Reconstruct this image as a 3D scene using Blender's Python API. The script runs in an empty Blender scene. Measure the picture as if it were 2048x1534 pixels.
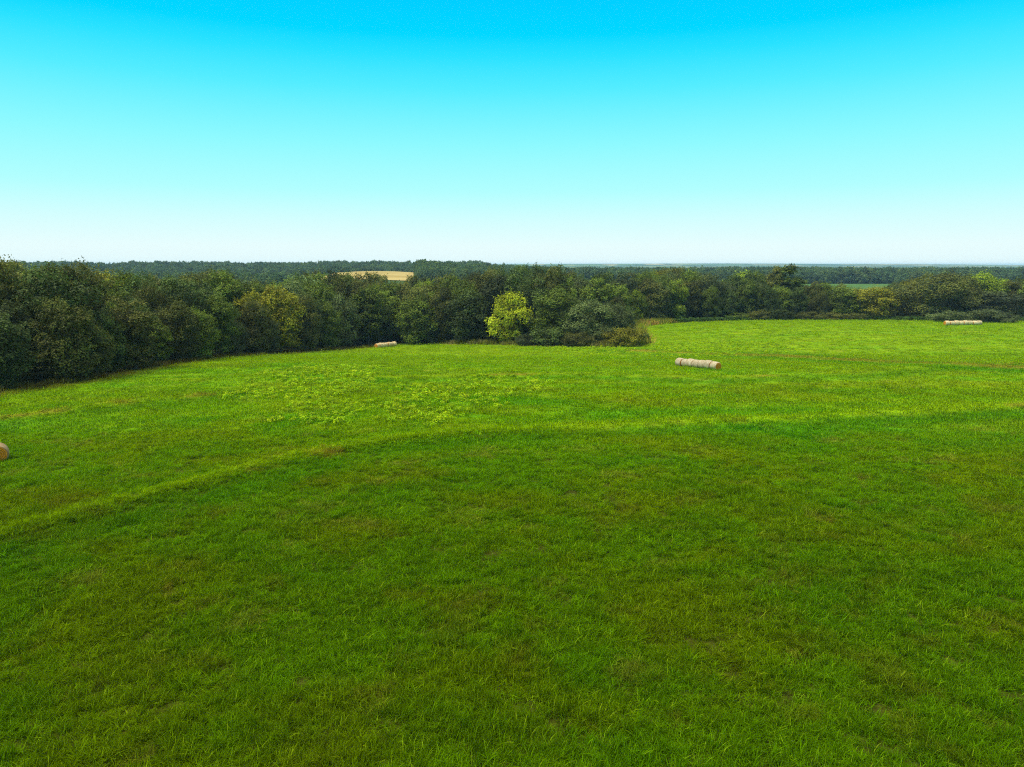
import bpy, math, random
import numpy as np
from mathutils import Vector

R = math.radians
rng = np.random.default_rng(7)
sc = bpy.context.scene
COL = sc.collection

# ------------------------------------------------------------------ camera, sky, sun, exposure
CAM_Z = 16.5
PITCH = math.atan(238 / 1420)
FOC = 1420.0                                  # focal length in photo pixels (2048 wide)
cam_d = bpy.data.cameras.new("camera")
cam_d.sensor_width = 36.0
cam_d.lens = 36.0 * FOC / 2048.0
cam_d.clip_start = 0.5
cam_d.clip_end = 40000.0
cam = bpy.data.objects.new("camera", cam_d)
cam.location = (0, 0, CAM_Z)
cam.rotation_euler = (math.pi / 2 - PITCH, 0, 0)
COL.objects.link(cam)
sc.camera = cam

SUN_ELEV, SUN_AZ = R(60), R(-108)              # azimuth from +Y towards +X : high, from the left
sd = bpy.data.lights.new("sun", 'SUN')
sd.energy = 4.6
sd.angle = R(18)
sd.color = (1.0, 0.95, 0.86)
sun = bpy.data.objects.new("sun", sd)
sdir = Vector((math.sin(SUN_AZ) * math.cos(SUN_ELEV), math.cos(SUN_AZ) * math.cos(SUN_ELEV), math.sin(SUN_ELEV)))
sun.rotation_euler = (-sdir).to_track_quat('-Z', 'Y').to_euler()
sun.location = (0, 0, 200)
COL.objects.link(sun)

sc.view_settings.view_transform = 'Standard'
sc.view_settings.look = 'None'
sc.view_settings.exposure = 0.0
sc.view_settings.gamma = 1.0
sc.cycles.max_bounces = 6
sc.cycles.diffuse_bounces = 3
sc.cycles.glossy_bounces = 2
sc.cycles.transmission_bounces = 3
sc.cycles.volume_bounces = 0
sc.cycles.transparent_max_bounces = 8
sc.cycles.use_denoising = False
sc.cycles.pixel_filter_type = 'BLACKMAN_HARRIS'
sc.cycles.filter_width = 1.1
sc.cycles.denoiser = 'OPENIMAGEDENOISE'
sc.cycles.denoising_input_passes = 'RGB_ALBEDO_NORMAL'
sc.cycles.denoising_prefilter = 'ACCURATE'


def lin(c):
    return tuple((x / 12.92 if x <= 0.04045 else ((x + 0.055) / 1.055) ** 2.4) for x in (np.array(c) / 255.0))


world = bpy.data.worlds.new("World")
sc.world = world
world.use_nodes = True
nt = world.node_tree
nt.nodes.clear()
wo = nt.nodes.new('ShaderNodeOutputWorld')
bg = nt.nodes.new('ShaderNodeBackground')
tc = nt.nodes.new('ShaderNodeTexCoord')
sp = nt.nodes.new('ShaderNodeSeparateXYZ')
asn = nt.nodes.new('ShaderNodeMath'); asn.operation = 'ARCSINE'
mr = nt.nodes.new('ShaderNodeMapRange')
mr.inputs['From Min'].default_value = R(-2)
mr.inputs['From Max'].default_value = R(62)
ramp = nt.nodes.new('ShaderNodeValToRGB')
nt.links.new(tc.outputs['Generated'], sp.inputs[0])
nt.links.new(sp.outputs['Z'], asn.inputs[0])
nt.links.new(asn.outputs[0], mr.inputs['Value'])
nt.links.new(mr.outputs[0], ramp.inputs[0])
SKY = [(-2, (236, 253, 255)), (1.4, (234, 255, 255)), (3.4, (212, 255, 255)), (5.6, (178, 255, 255)), (9.0, (142, 250, 255)),
       (12.9, (84, 237, 255)), (15.2, (40, 226, 255)), (16.6, (0, 216, 255)), (19.0, (0, 206, 255)), (24, (0, 196, 255))]
cr = ramp.color_ramp
cr.elements[0].position = 0.0
cr.elements[0].color = (*lin(SKY[0][1]), 1)
cr.elements[1].position = 1.0
cr.elements[1].color = (1.75, 1.62, 1.40, 1)
for e, c in SKY[1:]:
    k = cr.elements.new((e + 2) / 64.0)
    k.color = (*lin(c), 1)
k = cr.elements.new((36 + 2) / 64.0); k.color = (1.1, 1.15, 1.1, 1)
nt.links.new(ramp.outputs[0], bg.inputs['Color'])
bg.inputs['Strength'].default_value = 1.0
nt.links.new(bg.outputs[0], wo.inputs['Surface'])

# ------------------------------------------------------------------ maths helpers


def smooth(a, b, x):
    t = np.clip((np.asarray(x, float) - a) / (b - a), 0, 1)
    return t * t * (3 - 2 * t)


def _h(ix, iy, s):
    n = (ix.astype(np.int64) * 374761393 + iy.astype(np.int64) * 668265263 + s * 144665) & 0x7fffffff
    n = ((n ^ (n >> 13)) * 1274126177) & 0x7fffffff
    n = (n ^ (n >> 16)) & 0xffffff
    return n / float(0xffffff)


def vnoise(x, y, s=0):
    x = np.asarray(x, float); y = np.asarray(y, float)
    ix = np.floor(x); iy = np.floor(y)
    fx = x - ix; fy = y - iy
    fx = fx * fx * (3 - 2 * fx); fy = fy * fy * (3 - 2 * fy)
    a = _h(ix, iy, s); b = _h(ix + 1, iy, s); c = _h(ix, iy + 1, s); d = _h(ix + 1, iy + 1, s)
    return (a * (1 - fx) + b * fx) * (1 - fy) + (c * (1 - fx) + d * fx) * fy


def fbm(x, y, s=0, o=4):
    t = 0; w = 0.5; n = 0
    x = np.asarray(x, float); y = np.asarray(y, float)
    for k in range(o):
        t = t + w * vnoise(x * 2 ** k + 17.3 * k, y * 2 ** k - 9.1 * k, s + k); n += w; w *= 0.5
    return t / n


LY = [-200, 0, 58, 97, 120, 150, 190, 228, 262, 320, 420, 600, 900, 1500, 3000, 5000, 8000, 16000]
LD = [16.3, 16.5, 16.5, 17.2, 18.0, 20.2, 23.6, 26.6, 28.4, 28.0, 27, 27, 27, 27, 24, 20, 14, 10]
RY = [-200, 0, 58, 100, 117, 140, 165, 200, 240, 252, 280, 305, 350, 450, 900, 1500, 3000, 5000, 8000, 16000]
RD = [16.4, 16.5, 16.6, 17.1, 17.4, 19.2, 21.2, 21.4, 21.3, 21.4, 22.2, 23.4, 25.5, 27, 27, 27, 24, 20, 14, 10]


def zbase(x, y):
    x = np.asarray(x, float); y = np.asarray(y, float)

    def prof(Y, D):
        acc = 0
        for o, w in ((-9, .25), (0, .5), (9, .25)):
            acc = acc + w * np.interp(y + o, Y, D)
        return acc
    l = prof(LY, LD); r = prof(RY, RD)
    t = smooth(-60, 120, x)
    z = CAM_Z - (l * (1 - t) + r * t)
    # far hills
    def g(cx, cy, sx, sy, h):
        return h * np.exp(-((x - cx) / sx) ** 2 - ((y - cy) / sy) ** 2)
    ridge = smooth(-1500, -1000, x) * smooth(70, -80, x) * (0.86 + 0.35 * fbm(x / 170, y / 170, 8, 3))
    z = z + 14.0 * ridge * np.exp(-((y - 1520) / 240) ** 2) + g(-185, 960, 150, 150, 18.0)
    far = smooth(1800, 5000, y)
    z = z + far * 6 * (fbm(x / 1500, y / 1100, 3, 3) - 0.4) + g(-200, 7600, 2600, 700, 13) + g(2300, 7900, 1900, 600, 20) + g(4500, 8600, 2000, 600, 17)
    near = smooth(520, 300, y)
    z = z + near * 0.7 * (fbm(x / 38, y / 30, 5, 2) - 0.5)
    return z


CP, SP = math.cos(PITCH), math.sin(PITCH)


def ray(u, v):
    xc = (u - 1024) / FOC; yc = (767 - v) / FOC
    return xc, CP + yc * SP, -SP + yc * CP


_T = np.geomspace(15, 16000, 9000)


def hit(u, v, zf=zbase):
    dx, dy, dz = ray(u, v)
    z = zf(dx * _T, dy * _T) - (CAM_Z + dz * _T)
    k = np.argmax(z > 0)
    t = _T[k]
    if k > 0:
        a, b = z[k - 1], z[k]
        t = _T[k - 1] + (_T[k] - _T[k - 1]) * (-a / (b - a + 1e-9))
    return dx * t, dy * t


def project(x, y, z):
    x = np.asarray(x, float); dz = np.asarray(z, float) - CAM_Z
    f = y * CP - dz * SP
    up = y * SP + dz * CP
    return 1024 + FOC * x / f, 767 - FOC * up / f


def seg_dist(px, py, poly):
    """distance to polyline, plus parameter in vertices"""
    best = np.full(np.shape(px), 1e9); par = np.zeros(np.shape(px)); side = np.zeros(np.shape(px))
    for i in range(len(poly) - 1):
        ax, ay = poly[i]; bx, by = poly[i + 1]
        ex, ey = bx - ax, by - ay
        L2 = ex * ex + ey * ey + 1e-12
        t = np.clip(((px - ax) * ex + (py - ay) * ey) / L2, 0, 1)
        d = np.hypot(px - ax - t * ex, py - ay - t * ey)
        m = d < best
        best = np.where(m, d, best); par = np.where(m, i + t, par)
        side = np.where(m, np.sign(ex * (py - ay) - ey * (px - ax)), side)
    return best, par, side


def inside(px, py, poly):
    c = np.zeros(np.shape(px), bool)
    n = len(poly); j = n - 1
    for i in range(n):
        xi, yi = poly[i]; xj, yj = poly[j]
        m = ((yi > py) != (yj > py)) & (px < (xj - xi) * (py - yi) / (yj - yi + 1e-12) + xi)
        c ^= m
        j = i
    return c


# field edge, from its run in the photograph, laid on the terrain
EDGE_PX = [(-60, 798), (0, 786), (90, 773), (200, 757), (330, 731), (470, 714), (600, 704), (700, 698), (800, 687), (870, 687),
           (1000, 690), (1120, 693), (1230, 695), (1290, 690), (1290, 676), (1272, 660), (1290, 651), (1350, 646), (1460, 642), (1560, 640),
           (1700, 640), (1850, 642), (1960, 643), (2048, 643), (2130, 643)]
EDGE = [hit(u, v) for u, v in EDGE_PX]
EDGE = [(EDGE[0][0] - 60, EDGE[0][1] - 35)] + EDGE + [(EDGE[-1][0] + 90, EDGE[-1][1])]
FIELD = EDGE + [(420, EDGE[-1][1]), (420, -120), (-260, -120), (-260, EDGE[0][1] - 50)]
TERRACES_PX = [
    [(-80, 1095), (0, 1072), (200, 1020), (420, 962), (600, 915), (720, 890), (860, 873), (1024, 861), (1200, 852), (1400, 843), (1600, 836), (1800, 824), (2048, 808), (2150, 800)],
    [(-80, 850), (0, 836), (120, 821), (250, 803), (400, 790)],
    [(700, 755), (900, 752), (1150, 747), (1400, 756), (1700, 744), (2048, 728)],
    [(1270, 702), (1400, 709), (1560, 713), (1650, 719), (1800, 727), (2048, 737), (2150, 741)],
]
TERR = [[hit(u, v) for u, v in p] for p in TERRACES_PX]


def ground_z(x, y):
    z = zbase(x, y)
    m = (np.abs(x) < 320) & (y < 330) & (y > -20)
    if not np.any(m):
        return z
    x = np.asarray(x, float); y = np.asarray(y, float)
    add = np.zeros(np.shape(z))
    for p, h, w in ((TERR[0], 0.28, 1.3), (TERR[1], 0.3, 1.6), (TERR[2], 0.2, 3.0)):
        d, _, s = seg_dist(x, y, p)
        add = add + h * np.exp(-(d / w) ** 2)
        # the lower (camera) side of a terrace is dug out a little
        add = add - 0.35 * h * np.exp(-((d - 4.0) / 2.5) ** 2) * (s < 0)
    d, _, s = seg_dist(x, y, TERR[3])
    add = add + 0.25 * np.exp(-(d / 3.0) ** 2)
    return z + np.where(m, add, 0)


def mixc(a, b, t):
    t = np.asarray(t)[..., None]
    return a * (1 - t) + np.asarray(b) * t


GREEN = np.array((0.102, 0.228, 0.0006))
LUSH = np.array((0.046, 0.195, 0.0013))
OLIVE = np.array((0.146, 0.202, 0.0006))
BRIGHT = np.array((0.168, 0.265, 0.0006))
STRAW = np.array((0.30, 0.205, 0.035))
RUST = np.array((0.15, 0.085, 0.012))
WOODFLOOR = np.array((0.035, 0.040, 0.010))


def field_colour(x, y):
    """what grows where: species and dryness of the hay field, plus painted near-to-far shading"""
    x = np.asarray(x, float); y = np.asarray(y, float)
    n1 = fbm(x / 9, y / 6, 11, 4)
    n2 = fbm(x / 30, y / 18, 21, 3)
    n3 = fbm(x / 16 + 0.2 * y / 5, y / 3.6, 31, 4)          # swaths of the mower, along the contour
    c = mixc(np.broadcast_to(GREEN, x.shape + (3,)), OLIVE, smooth(0.44, 0.66, n1) * 0.6)
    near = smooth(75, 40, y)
    c = mixc(c, LUSH, smooth(0.56, 0.72, fbm(x / 5 + 40, y / 3.4, 41, 4)) * (0.65 - 0.42 * near))
    c = mixc(c, LUSH, smooth(0.52, 0.70, n2) * (0.50 - 0.42 * near))
    sw = smooth(45, 110, y)
    c = mixc(c, OLIVE * 0.92, sw * smooth(0.50, 0.66, n3) * 0.6)
    c = mixc(c, BRIGHT, sw * smooth(0.50, 0.68, fbm(x / 22 + 9, y / 3.2, 51, 4)) * 0.6)
    c = mixc(c, BRIGHT, smooth(60, 210, y) * 0.5)  # far grass painted brighter, as lit at a grazing view
    # dry specks
    c = mixc(c, STRAW, smooth(0.70, 0.80, fbm(x / 2.5, y / 1.8, 61, 3)) * 0.3)
    c = mixc(c, RUST, smooth(0.64, 0.76, fbm(x / 1.6, y / 1.6, 71, 3)) * (0.10 + 0.22 * near))
    c = c * (1 - 0.40 * smooth(85, 26, y))[..., None]  # shade in the gaps of the near grass, painted into its colour
    # terrace lips : pale grass with the lit edge painted in, here and there dried out; a lush ditch at their foot
    for i, (w, a) in enumerate(((np.interp(y, [40, 60, 75, 100], [0.5, 0.65, 1.1, 1.9]), np.interp(y, [42, 90], [0.55, 0.9])), (0.7, .5), (1.2, .3))):
        d, p, s = seg_dist(x, y, TERR[i])
        e = d + 0.6 * (fbm(x / 2.2, y / 2.2, 80 + i, 3) - 0.5)
        c = mixc(c, LUSH * 0.75, 0.5 * np.exp(-((d - 3.0 - y / 60) / (1.6 + y / 70)) ** 2) * (s < 0))
        c = mixc(c, BRIGHT * 1.1, a * np.exp(-(e / w) ** 2))
        dry = smooth(0.56, 0.68, fbm(p * 2.1, p * 0 + 3.3, 90 + i, 3)) * (s < 0)
        c = mixc(c, RUST * 1.5, 0.7 * dry * np.exp(-((e - 0.8) / 0.7) ** 2))
    d, p, s = seg_dist(x, y, TERR[3])
    e = d + 2.4 * (fbm(x / 5, y / 3, 97, 3) - 0.5)
    c = mixc(c, LUSH * 0.8, 0.7 * np.exp(-((d - 6.5) / 3.5) ** 2))
    c = mixc(c, np.array((0.20, 0.165, 0.015)), 0.9 * np.exp(-(e / 2.6) ** 2) * smooth(0.25, 0.5, fbm(x / 9, y / 9, 98, 2)))
    # dried margin in front of the wood
    de, pe, _ = seg_dist(x, y, EDGE)
    mg = np.exp(-((de - 1.2) / 1.8) ** 2)
    strawy = smooth(8.0, 10.5, pe)
    c = mixc(c, RUST * 1.2, mg * (1 - strawy) * 0.55)
    c = mixc(c, STRAW * 1.2, mg * strawy * smooth(0.35, 0.55, fbm(x / 8, y / 8, 99, 2)) * np.where(pe > 12.5, 0.25, 0.6))
    return c


# ------------------------------------------------------------------ object helpers


def tag(o, label=None, cat=None, group=None, kind=None):
    if label: o["label"] = label
    if cat: o["category"] = cat
    if group: o["group"] = group
    if kind: o["kind"] = kind
    return o


def mesh_np(name, V, F, smooth_shade=False, face_attr=None, mat=None):
    V = np.asarray(V, np.float32); F = np.asarray(F, np.int32)
    me = bpy.data.meshes.new(name)
    n, k = F.shape
    me.vertices.add(len(V)); me.vertices.foreach_set("co", V.ravel())
    me.loops.add(n * k); me.loops.foreach_set("vertex_index", F.ravel())
    me.polygons.add(n)
    me.polygons.foreach_set("loop_start", np.arange(0, n * k, k, dtype=np.int32))
    me.polygons.foreach_set("use_smooth", np.full(n, smooth_shade))
    me.update(calc_edges=True)
    if face_attr:
        for an, a in face_attr.items():
            at = me.attributes.new(an, 'FLOAT', 'FACE'); at.data.foreach_set("value", np.asarray(a, np.float32))
    if mat: me.materials.append(mat)
    me.validate()
    return me


def link(name, me, parent=None):
    o = bpy.data.objects.new(name, me)
    COL.objects.link(o)
    if parent: o.parent = parent
    return o


def mat_new(name):
    m = bpy.data.materials.new(name); m.use_nodes = True
    t = m.node_tree; t.nodes.clear()
    out = t.nodes.new('ShaderNodeOutputMaterial')
    return m, t, out


def leaf_shader(t, out, col_socket, trans=0.3, rough=0.55, spec=0.25):
    p = t.nodes.new('ShaderNodeBsdfPrincipled')
    p.inputs['Roughness'].default_value = rough
    p.inputs['Specular IOR Level'].default_value = spec
    tr = t.nodes.new('ShaderNodeBsdfTranslucent')
    mx = t.nodes.new('ShaderNodeMixShader'); mx.inputs[0].default_value = trans
    t.links.new(col_socket, p.inputs['Base Color']); t.links.new(col_socket, tr.inputs['Color'])
    t.links.new(p.outputs[0], mx.inputs[1]); t.links.new(tr.outputs[0], mx.inputs[2])
    t.links.new(mx.outputs[0], out.inputs['Surface'])
    return p


def leaf_material(name, source, lo=0.55, hi=1.5, trans=0.3, rough=0.55, spec=0.25, pale=(0.9, 0.8, 0.3), pale_amt=0.0):
    """leaf colour = the plant's own tint x a spread from leaf to leaf ('lv' on each leaf)"""
    m, t, out = mat_new(name)
    if source == 'OBJECT':
        s = t.nodes.new('ShaderNodeObjectInfo').outputs['Color']
    else:
        a = t.nodes.new('ShaderNodeAttribute'); a.attribute_type = 'INSTANCER'; a.attribute_name = 'tint'
        s = a.outputs['Color']
    lv = t.nodes.new('ShaderNodeAttribute'); lv.attribute_name = 'lv'
    mr_ = t.nodes.new('ShaderNodeMapRange')
    mr_.inputs['To Min'].default_value = lo; mr_.inputs['To Max'].default_value = hi
    t.links.new(lv.outputs['Fac'], mr_.inputs['Value'])
    vm = t.nodes.new('ShaderNodeVectorMath'); vm.operation = 'SCALE'
    t.links.new(s, vm.inputs[0]); t.links.new(mr_.outputs[0], vm.inputs['Scale'])
    colr = vm.outputs[0]
    # the palest leaves run yellower
    mp = t.nodes.new('ShaderNodeMapRange')
    mp.inputs['From Min'].default_value = 0.8; mp.inputs['From Max'].default_value = 1.0
    mp.inputs['To Max'].default_value = pale_amt
    t.links.new(lv.outputs['Fac'], mp.inputs['Value'])
    mx = t.nodes.new('ShaderNodeMix'); mx.data_type = 'RGBA'
    t.links.new(mp.outputs[0], mx.inputs[0]); t.links.new(colr, mx.inputs[6])
    mx.inputs[7].default_value = (*pale, 1)
    leaf_shader(t, out, mx.outputs[2], trans, rough, spec)
    return m


def bark_material(name, a, b, scale=6):
    m, t, out = mat_new(name)
    p = t.nodes.new('ShaderNodeBsdfPrincipled'); p.inputs['Roughness'].default_value = 0.9
    co = t.nodes.new('ShaderNodeTexCoord'); mp = t.nodes.new('ShaderNodeMapping'); mp.inputs['Scale'].default_value = (1, 1, 0.2)
    no = t.nodes.new('ShaderNodeTexNoise'); no.inputs['Scale'].default_value = scale; no.inputs['Detail'].default_value = 5
    ra = t.nodes.new('ShaderNodeValToRGB')
    ra.color_ramp.elements[0].position = 0.35; ra.color_ramp.elements[0].color = (*a, 1)
    ra.color_ramp.elements[1].position = 0.7; ra.color_ramp.elements[1].color = (*b, 1)
    t.links.new(co.outputs['Object'], mp.inputs[0]); t.links.new(mp.outputs[0], no.inputs[0])
    t.links.new(no.outputs[0], ra.inputs[0]); t.links.new(ra.outputs[0], p.inputs['Base Color'])
    t.links.new(p.outputs[0], out.inputs['Surface'])
    return m


def scatter(name, pts, rot, scl, idx, tint, protos, label, cat, kind='stuff'):
    """one object of uncountable plants : prototype plants instanced on its vertices"""
    n = len(pts)
    me = bpy.data.meshes.new(name)
    me.vertices.add(n); me.vertices.foreach_set("co", np.asarray(pts, np.float32).ravel())
    a = me.attributes.new('rot', 'FLOAT_VECTOR', 'POINT'); a.data.foreach_set('vector', np.asarray(rot, np.float32).ravel())
    a = me.attributes.new('scl', 'FLOAT_VECTOR', 'POINT'); a.data.foreach_set('vector', np.asarray(scl, np.float32).ravel())
    a = me.attributes.new('idx', 'INT', 'POINT'); a.data.foreach_set('value', np.asarray(idx, np.int32))
    t4 = np.ones((n, 4), np.float32); t4[:, :3] = tint
    a = me.attributes.new('tint', 'FLOAT_COLOR', 'POINT'); a.data.foreach_set('color', t4.ravel())
    o = link(name, me)
    g = bpy.data.node_groups.new(name, 'GeometryNodeTree')
    g.interface.new_socket('Geometry', in_out='INPUT', socket_type='NodeSocketGeometry')
    g.interface.new_socket('Geometry', in_out='OUTPUT', socket_type='NodeSocketGeometry')
    gi = g.nodes.new('NodeGroupInput'); go = g.nodes.new('NodeGroupOutput')
    ip = g.nodes.new('GeometryNodeInstanceOnPoints')
    ci = g.nodes.new('GeometryNodeCollectionInfo')
    ci.inputs['Collection'].default_value = protos
    ci.inputs['Separate Children'].default_value = True
    ci.inputs['Reset Children'].default_value = True
    ip.inputs['Pick Instance'].default_value = True

    def na(nm, ty):
        q = g.nodes.new('GeometryNodeInputNamedAttribute'); q.data_type = ty; q.inputs['Name'].default_value = nm
        return q.outputs[0]
    g.links.new(gi.outputs[0], ip.inputs['Points'])
    g.links.new(ci.outputs[0], ip.inputs['Instance'])
    g.links.new(na('idx', 'INT'), ip.inputs['Instance Index'])
    e2r = g.nodes.new('FunctionNodeEulerToRotation')
    g.links.new(na('rot', 'FLOAT_VECTOR'), e2r.inputs[0])
    g.links.new(e2r.outputs[0], ip.inputs['Rotation'])
    g.links.new(na('scl', 'FLOAT_VECTOR'), ip.inputs['Scale'])
    g.links.new(ip.outputs[0], go.inputs[0])
    md = o.modifiers.new('plants', 'NODES'); md.node_group = g
    tag(o, label, cat, None, kind)
    return o


def proto_collection(name, meshes):
    c = bpy.data.collections.new(name)
    for i, me in enumerate(meshes):
        o = bpy.data.objects.new("%s_%02d" % (name, i), me); c.objects.link(o)
    return c


# ------------------------------------------------------------------ ground


def graded(c0, c1, step, far, gr=1.032):
    core = list(np.arange(c0, c1 + step, step))
    s, x = step, core[-1]
    out = []
    while x < far:
        s *= gr; x += s; out.append(x)
    return core, out


ycore, yfar = graded(-60, 345, 1.5, 14000)
ys = np.array(ycore + yfar)
xcore, xfar = graded(0, 230, 1.5, 11500, 1.04)
xs = np.array(sorted([-q for q in xcore[1:] + xfar] + xcore + xfar))
GX, GY = np.meshgrid(xs, ys)
GZ = ground_z(GX.ravel(), GY.ravel())
nx, ny = len(xs), len(ys)
I = np.arange(nx * ny).reshape(ny, nx)
F = np.stack([I[:-1, :-1], I[:-1, 1:], I[1:, 1:], I[1:, :-1]], -1).reshape(-1, 4)
gme = mesh_np("ground", np.stack([GX.ravel(), GY.ravel(), GZ], -1), F, True)
gx, gy = GX.ravel(), GY.ravel()
gcol = np.zeros((len(gx), 3)) + WOODFLOOR
nearm = (np.abs(gx) < 430) & (gy < 380)
gin = np.zeros(len(gx), bool)
gin[nearm] = inside(gx[nearm], gy[nearm], FIELD)
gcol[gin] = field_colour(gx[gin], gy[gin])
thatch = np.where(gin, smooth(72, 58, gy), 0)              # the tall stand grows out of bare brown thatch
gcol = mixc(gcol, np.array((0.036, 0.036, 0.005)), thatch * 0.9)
edge_m = nearm & ~gin
ded, _, _ = seg_dist(gx[edge_m], gy[edge_m], EDGE)
gcol[edge_m] = mixc(gcol[edge_m], RUST, 0.6 * np.exp(-ded / 2.0))
farm = gy > 520
fn = fbm(gx / 420, gy / 260, 301, 3)
fc = mixc(np.broadcast_to(np.array((0.035, 0.065, 0.015)), gcol.shape), np.array((0.10, 0.16, 0.03)), smooth(0.56, 0.60, fn) * 0.8)
fc = mixc(fc, np.array((0.30, 0.25, 0.09)), smooth(0.66, 0.69, fbm(gx / 300, gy / 200, 311, 2)) * 0.8)
gcol[farm] = fc[farm]
a = gme.attributes.new('gcol', 'FLOAT_COLOR', 'POINT')
t4 = np.ones((len(gx), 4), np.float32); t4[:, :3] = gcol
a.data.foreach_set('color', t4.ravel())
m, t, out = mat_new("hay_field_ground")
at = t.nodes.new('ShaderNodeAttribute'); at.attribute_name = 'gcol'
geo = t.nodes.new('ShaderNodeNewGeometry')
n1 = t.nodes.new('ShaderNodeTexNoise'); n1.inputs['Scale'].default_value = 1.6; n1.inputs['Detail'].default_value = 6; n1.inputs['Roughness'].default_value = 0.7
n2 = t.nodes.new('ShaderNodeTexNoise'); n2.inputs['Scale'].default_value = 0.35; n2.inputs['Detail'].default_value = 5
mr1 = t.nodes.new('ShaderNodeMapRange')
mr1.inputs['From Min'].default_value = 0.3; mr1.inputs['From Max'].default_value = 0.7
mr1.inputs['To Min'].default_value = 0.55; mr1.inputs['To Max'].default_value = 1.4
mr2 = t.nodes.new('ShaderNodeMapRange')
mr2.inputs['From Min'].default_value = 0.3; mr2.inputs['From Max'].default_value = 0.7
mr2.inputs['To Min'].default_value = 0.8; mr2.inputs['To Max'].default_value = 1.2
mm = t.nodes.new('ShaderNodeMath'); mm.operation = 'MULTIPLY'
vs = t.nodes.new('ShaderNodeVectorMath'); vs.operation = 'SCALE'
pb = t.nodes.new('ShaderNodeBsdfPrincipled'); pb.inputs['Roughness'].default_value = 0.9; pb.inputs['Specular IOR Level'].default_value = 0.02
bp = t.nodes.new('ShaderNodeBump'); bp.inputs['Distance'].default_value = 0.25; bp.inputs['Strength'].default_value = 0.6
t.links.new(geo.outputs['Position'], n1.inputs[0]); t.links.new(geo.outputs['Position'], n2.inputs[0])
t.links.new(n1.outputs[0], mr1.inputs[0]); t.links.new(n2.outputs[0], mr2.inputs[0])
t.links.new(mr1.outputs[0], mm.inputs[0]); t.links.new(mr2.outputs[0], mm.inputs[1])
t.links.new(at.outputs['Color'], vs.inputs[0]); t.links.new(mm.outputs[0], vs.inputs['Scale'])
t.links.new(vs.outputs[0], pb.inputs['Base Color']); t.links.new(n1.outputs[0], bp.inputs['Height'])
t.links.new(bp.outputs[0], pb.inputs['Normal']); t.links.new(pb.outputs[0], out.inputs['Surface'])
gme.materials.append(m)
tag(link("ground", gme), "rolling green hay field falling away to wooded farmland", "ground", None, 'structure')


def sheet(name, px_poly, col_a, col_b, lift, label, cat):
    """a distant field lying on the terrain inside the outline it has on the ground"""
    P = [hit(u, v, ground_z) for u, v in px_poly]
    x0, x1 = min(p[0] for p in P), max(p[0] for p in P); y0, y1 = min(p[1] for p in P), max(p[1] for p in P)
    nX, nY = 70, 50
    X, Y = np.meshgrid(np.linspace(x0, x1, nX), np.linspace(y0, y1, nY))
    In = inside(X.ravel(), Y.ravel(), P).reshape(nY, nX)
    Z = ground_z(X.ravel(), Y.ravel()) + lift
    II = np.arange(nX * nY).reshape(nY, nX)
    keep = In[:-1, :-1] | In[1:, 1:] | In[:-1, 1:] | In[1:, :-1]
    Fq = np.stack([II[:-1, :-1], II[:-1, 1:], II[1:, 1:], II[1:, :-1]], -1)[keep]
    m, t, out = mat_new(name)
    p = t.nodes.new('ShaderNodeBsdfPrincipled'); p.inputs['Roughness'].default_value = 0.95; p.inputs['Specular IOR Level'].default_value = 0.05
    ge = t.nodes.new('ShaderNodeNewGeometry'); mp = t.nodes.new('ShaderNodeMapping'); mp.inputs['Scale'].default_value = (0.012, 0.05, 0.05)
    no = t.nodes.new('ShaderNodeTexNoise'); no.inputs['Scale'].default_value = 1; no.inputs['Detail'].default_value = 4
    ra = t.nodes.new('ShaderNodeValToRGB')
    ra.color_ramp.elements[0].position = 0.38; ra.color_ramp.elements[0].color = (*col_a, 1)
    ra.color_ramp.elements[1].position = 0.62; ra.color_ramp.elements[1].color = (*col_b, 1)
    t.links.new(ge.outputs['Position'], mp.inputs[0]); t.links.new(mp.outputs[0], no.inputs[0])
    t.links.new(no.outputs[0], ra.inputs[0]); t.links.new(ra.outputs[0], p.inputs['Base Color']); t.links.new(p.outputs[0], out.inputs['Surface'])
    V = np.stack([X.ravel(), Y.ravel(), Z], -1)
    used = np.unique(Fq); re = np.zeros(len(V), int); re[used] = np.arange(len(used))
    tag(link(name, mesh_np(name, V[used], re[Fq], True, None, m)), label, cat, None, 'structure')
    return P


FAR_FIELDS = []
FAR_FIELDS.append(sheet("straw_field", [(655, 551), (700, 545), (780, 541), (812, 540), (838, 550), (836, 556), (760, 560), (660, 560)],
                        (0.26, 0.19, 0.05), (0.36, 0.28, 0.10), 0.4, "straw-coloured hillside field among the distant woods", "field"))
FAR_FIELDS.append(sheet("crop_field", [(500, 556), (560, 553), (622, 551), (630, 566), (500, 570)],
                        (0.09, 0.15, 0.04), (0.13, 0.20, 0.05), 0.3, "pale green crop field beyond the left wood", "field"))
FAR_FIELDS.append(sheet("pasture_field", [(1590, 568), (1680, 568), (1790, 568), (1830, 586), (1590, 588)],
                        (0.045, 0.105, 0.020), (0.06, 0.125, 0.022), 0.3, "smooth green pasture glimpsed through the gap in the right wood", "field"))
FAR_FIELDS.append(sheet("stubble_field", [(290, 552), (420, 549.5), (425, 553), (295, 556)],
                        (0.36, 0.30, 0.14), (0.45, 0.36, 0.16), 0.3, "thin pale stubble strip under the left wooded ridge", "field"))
FAR_FIELDS.append(sheet("hay_strip", [(1140, 552), (1250, 550), (1252, 556), (1140, 558)],
                        (0.30, 0.28, 0.12), (0.36, 0.33, 0.15), 0.3, "pale hay strip showing behind the middle wood", "field"))

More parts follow.
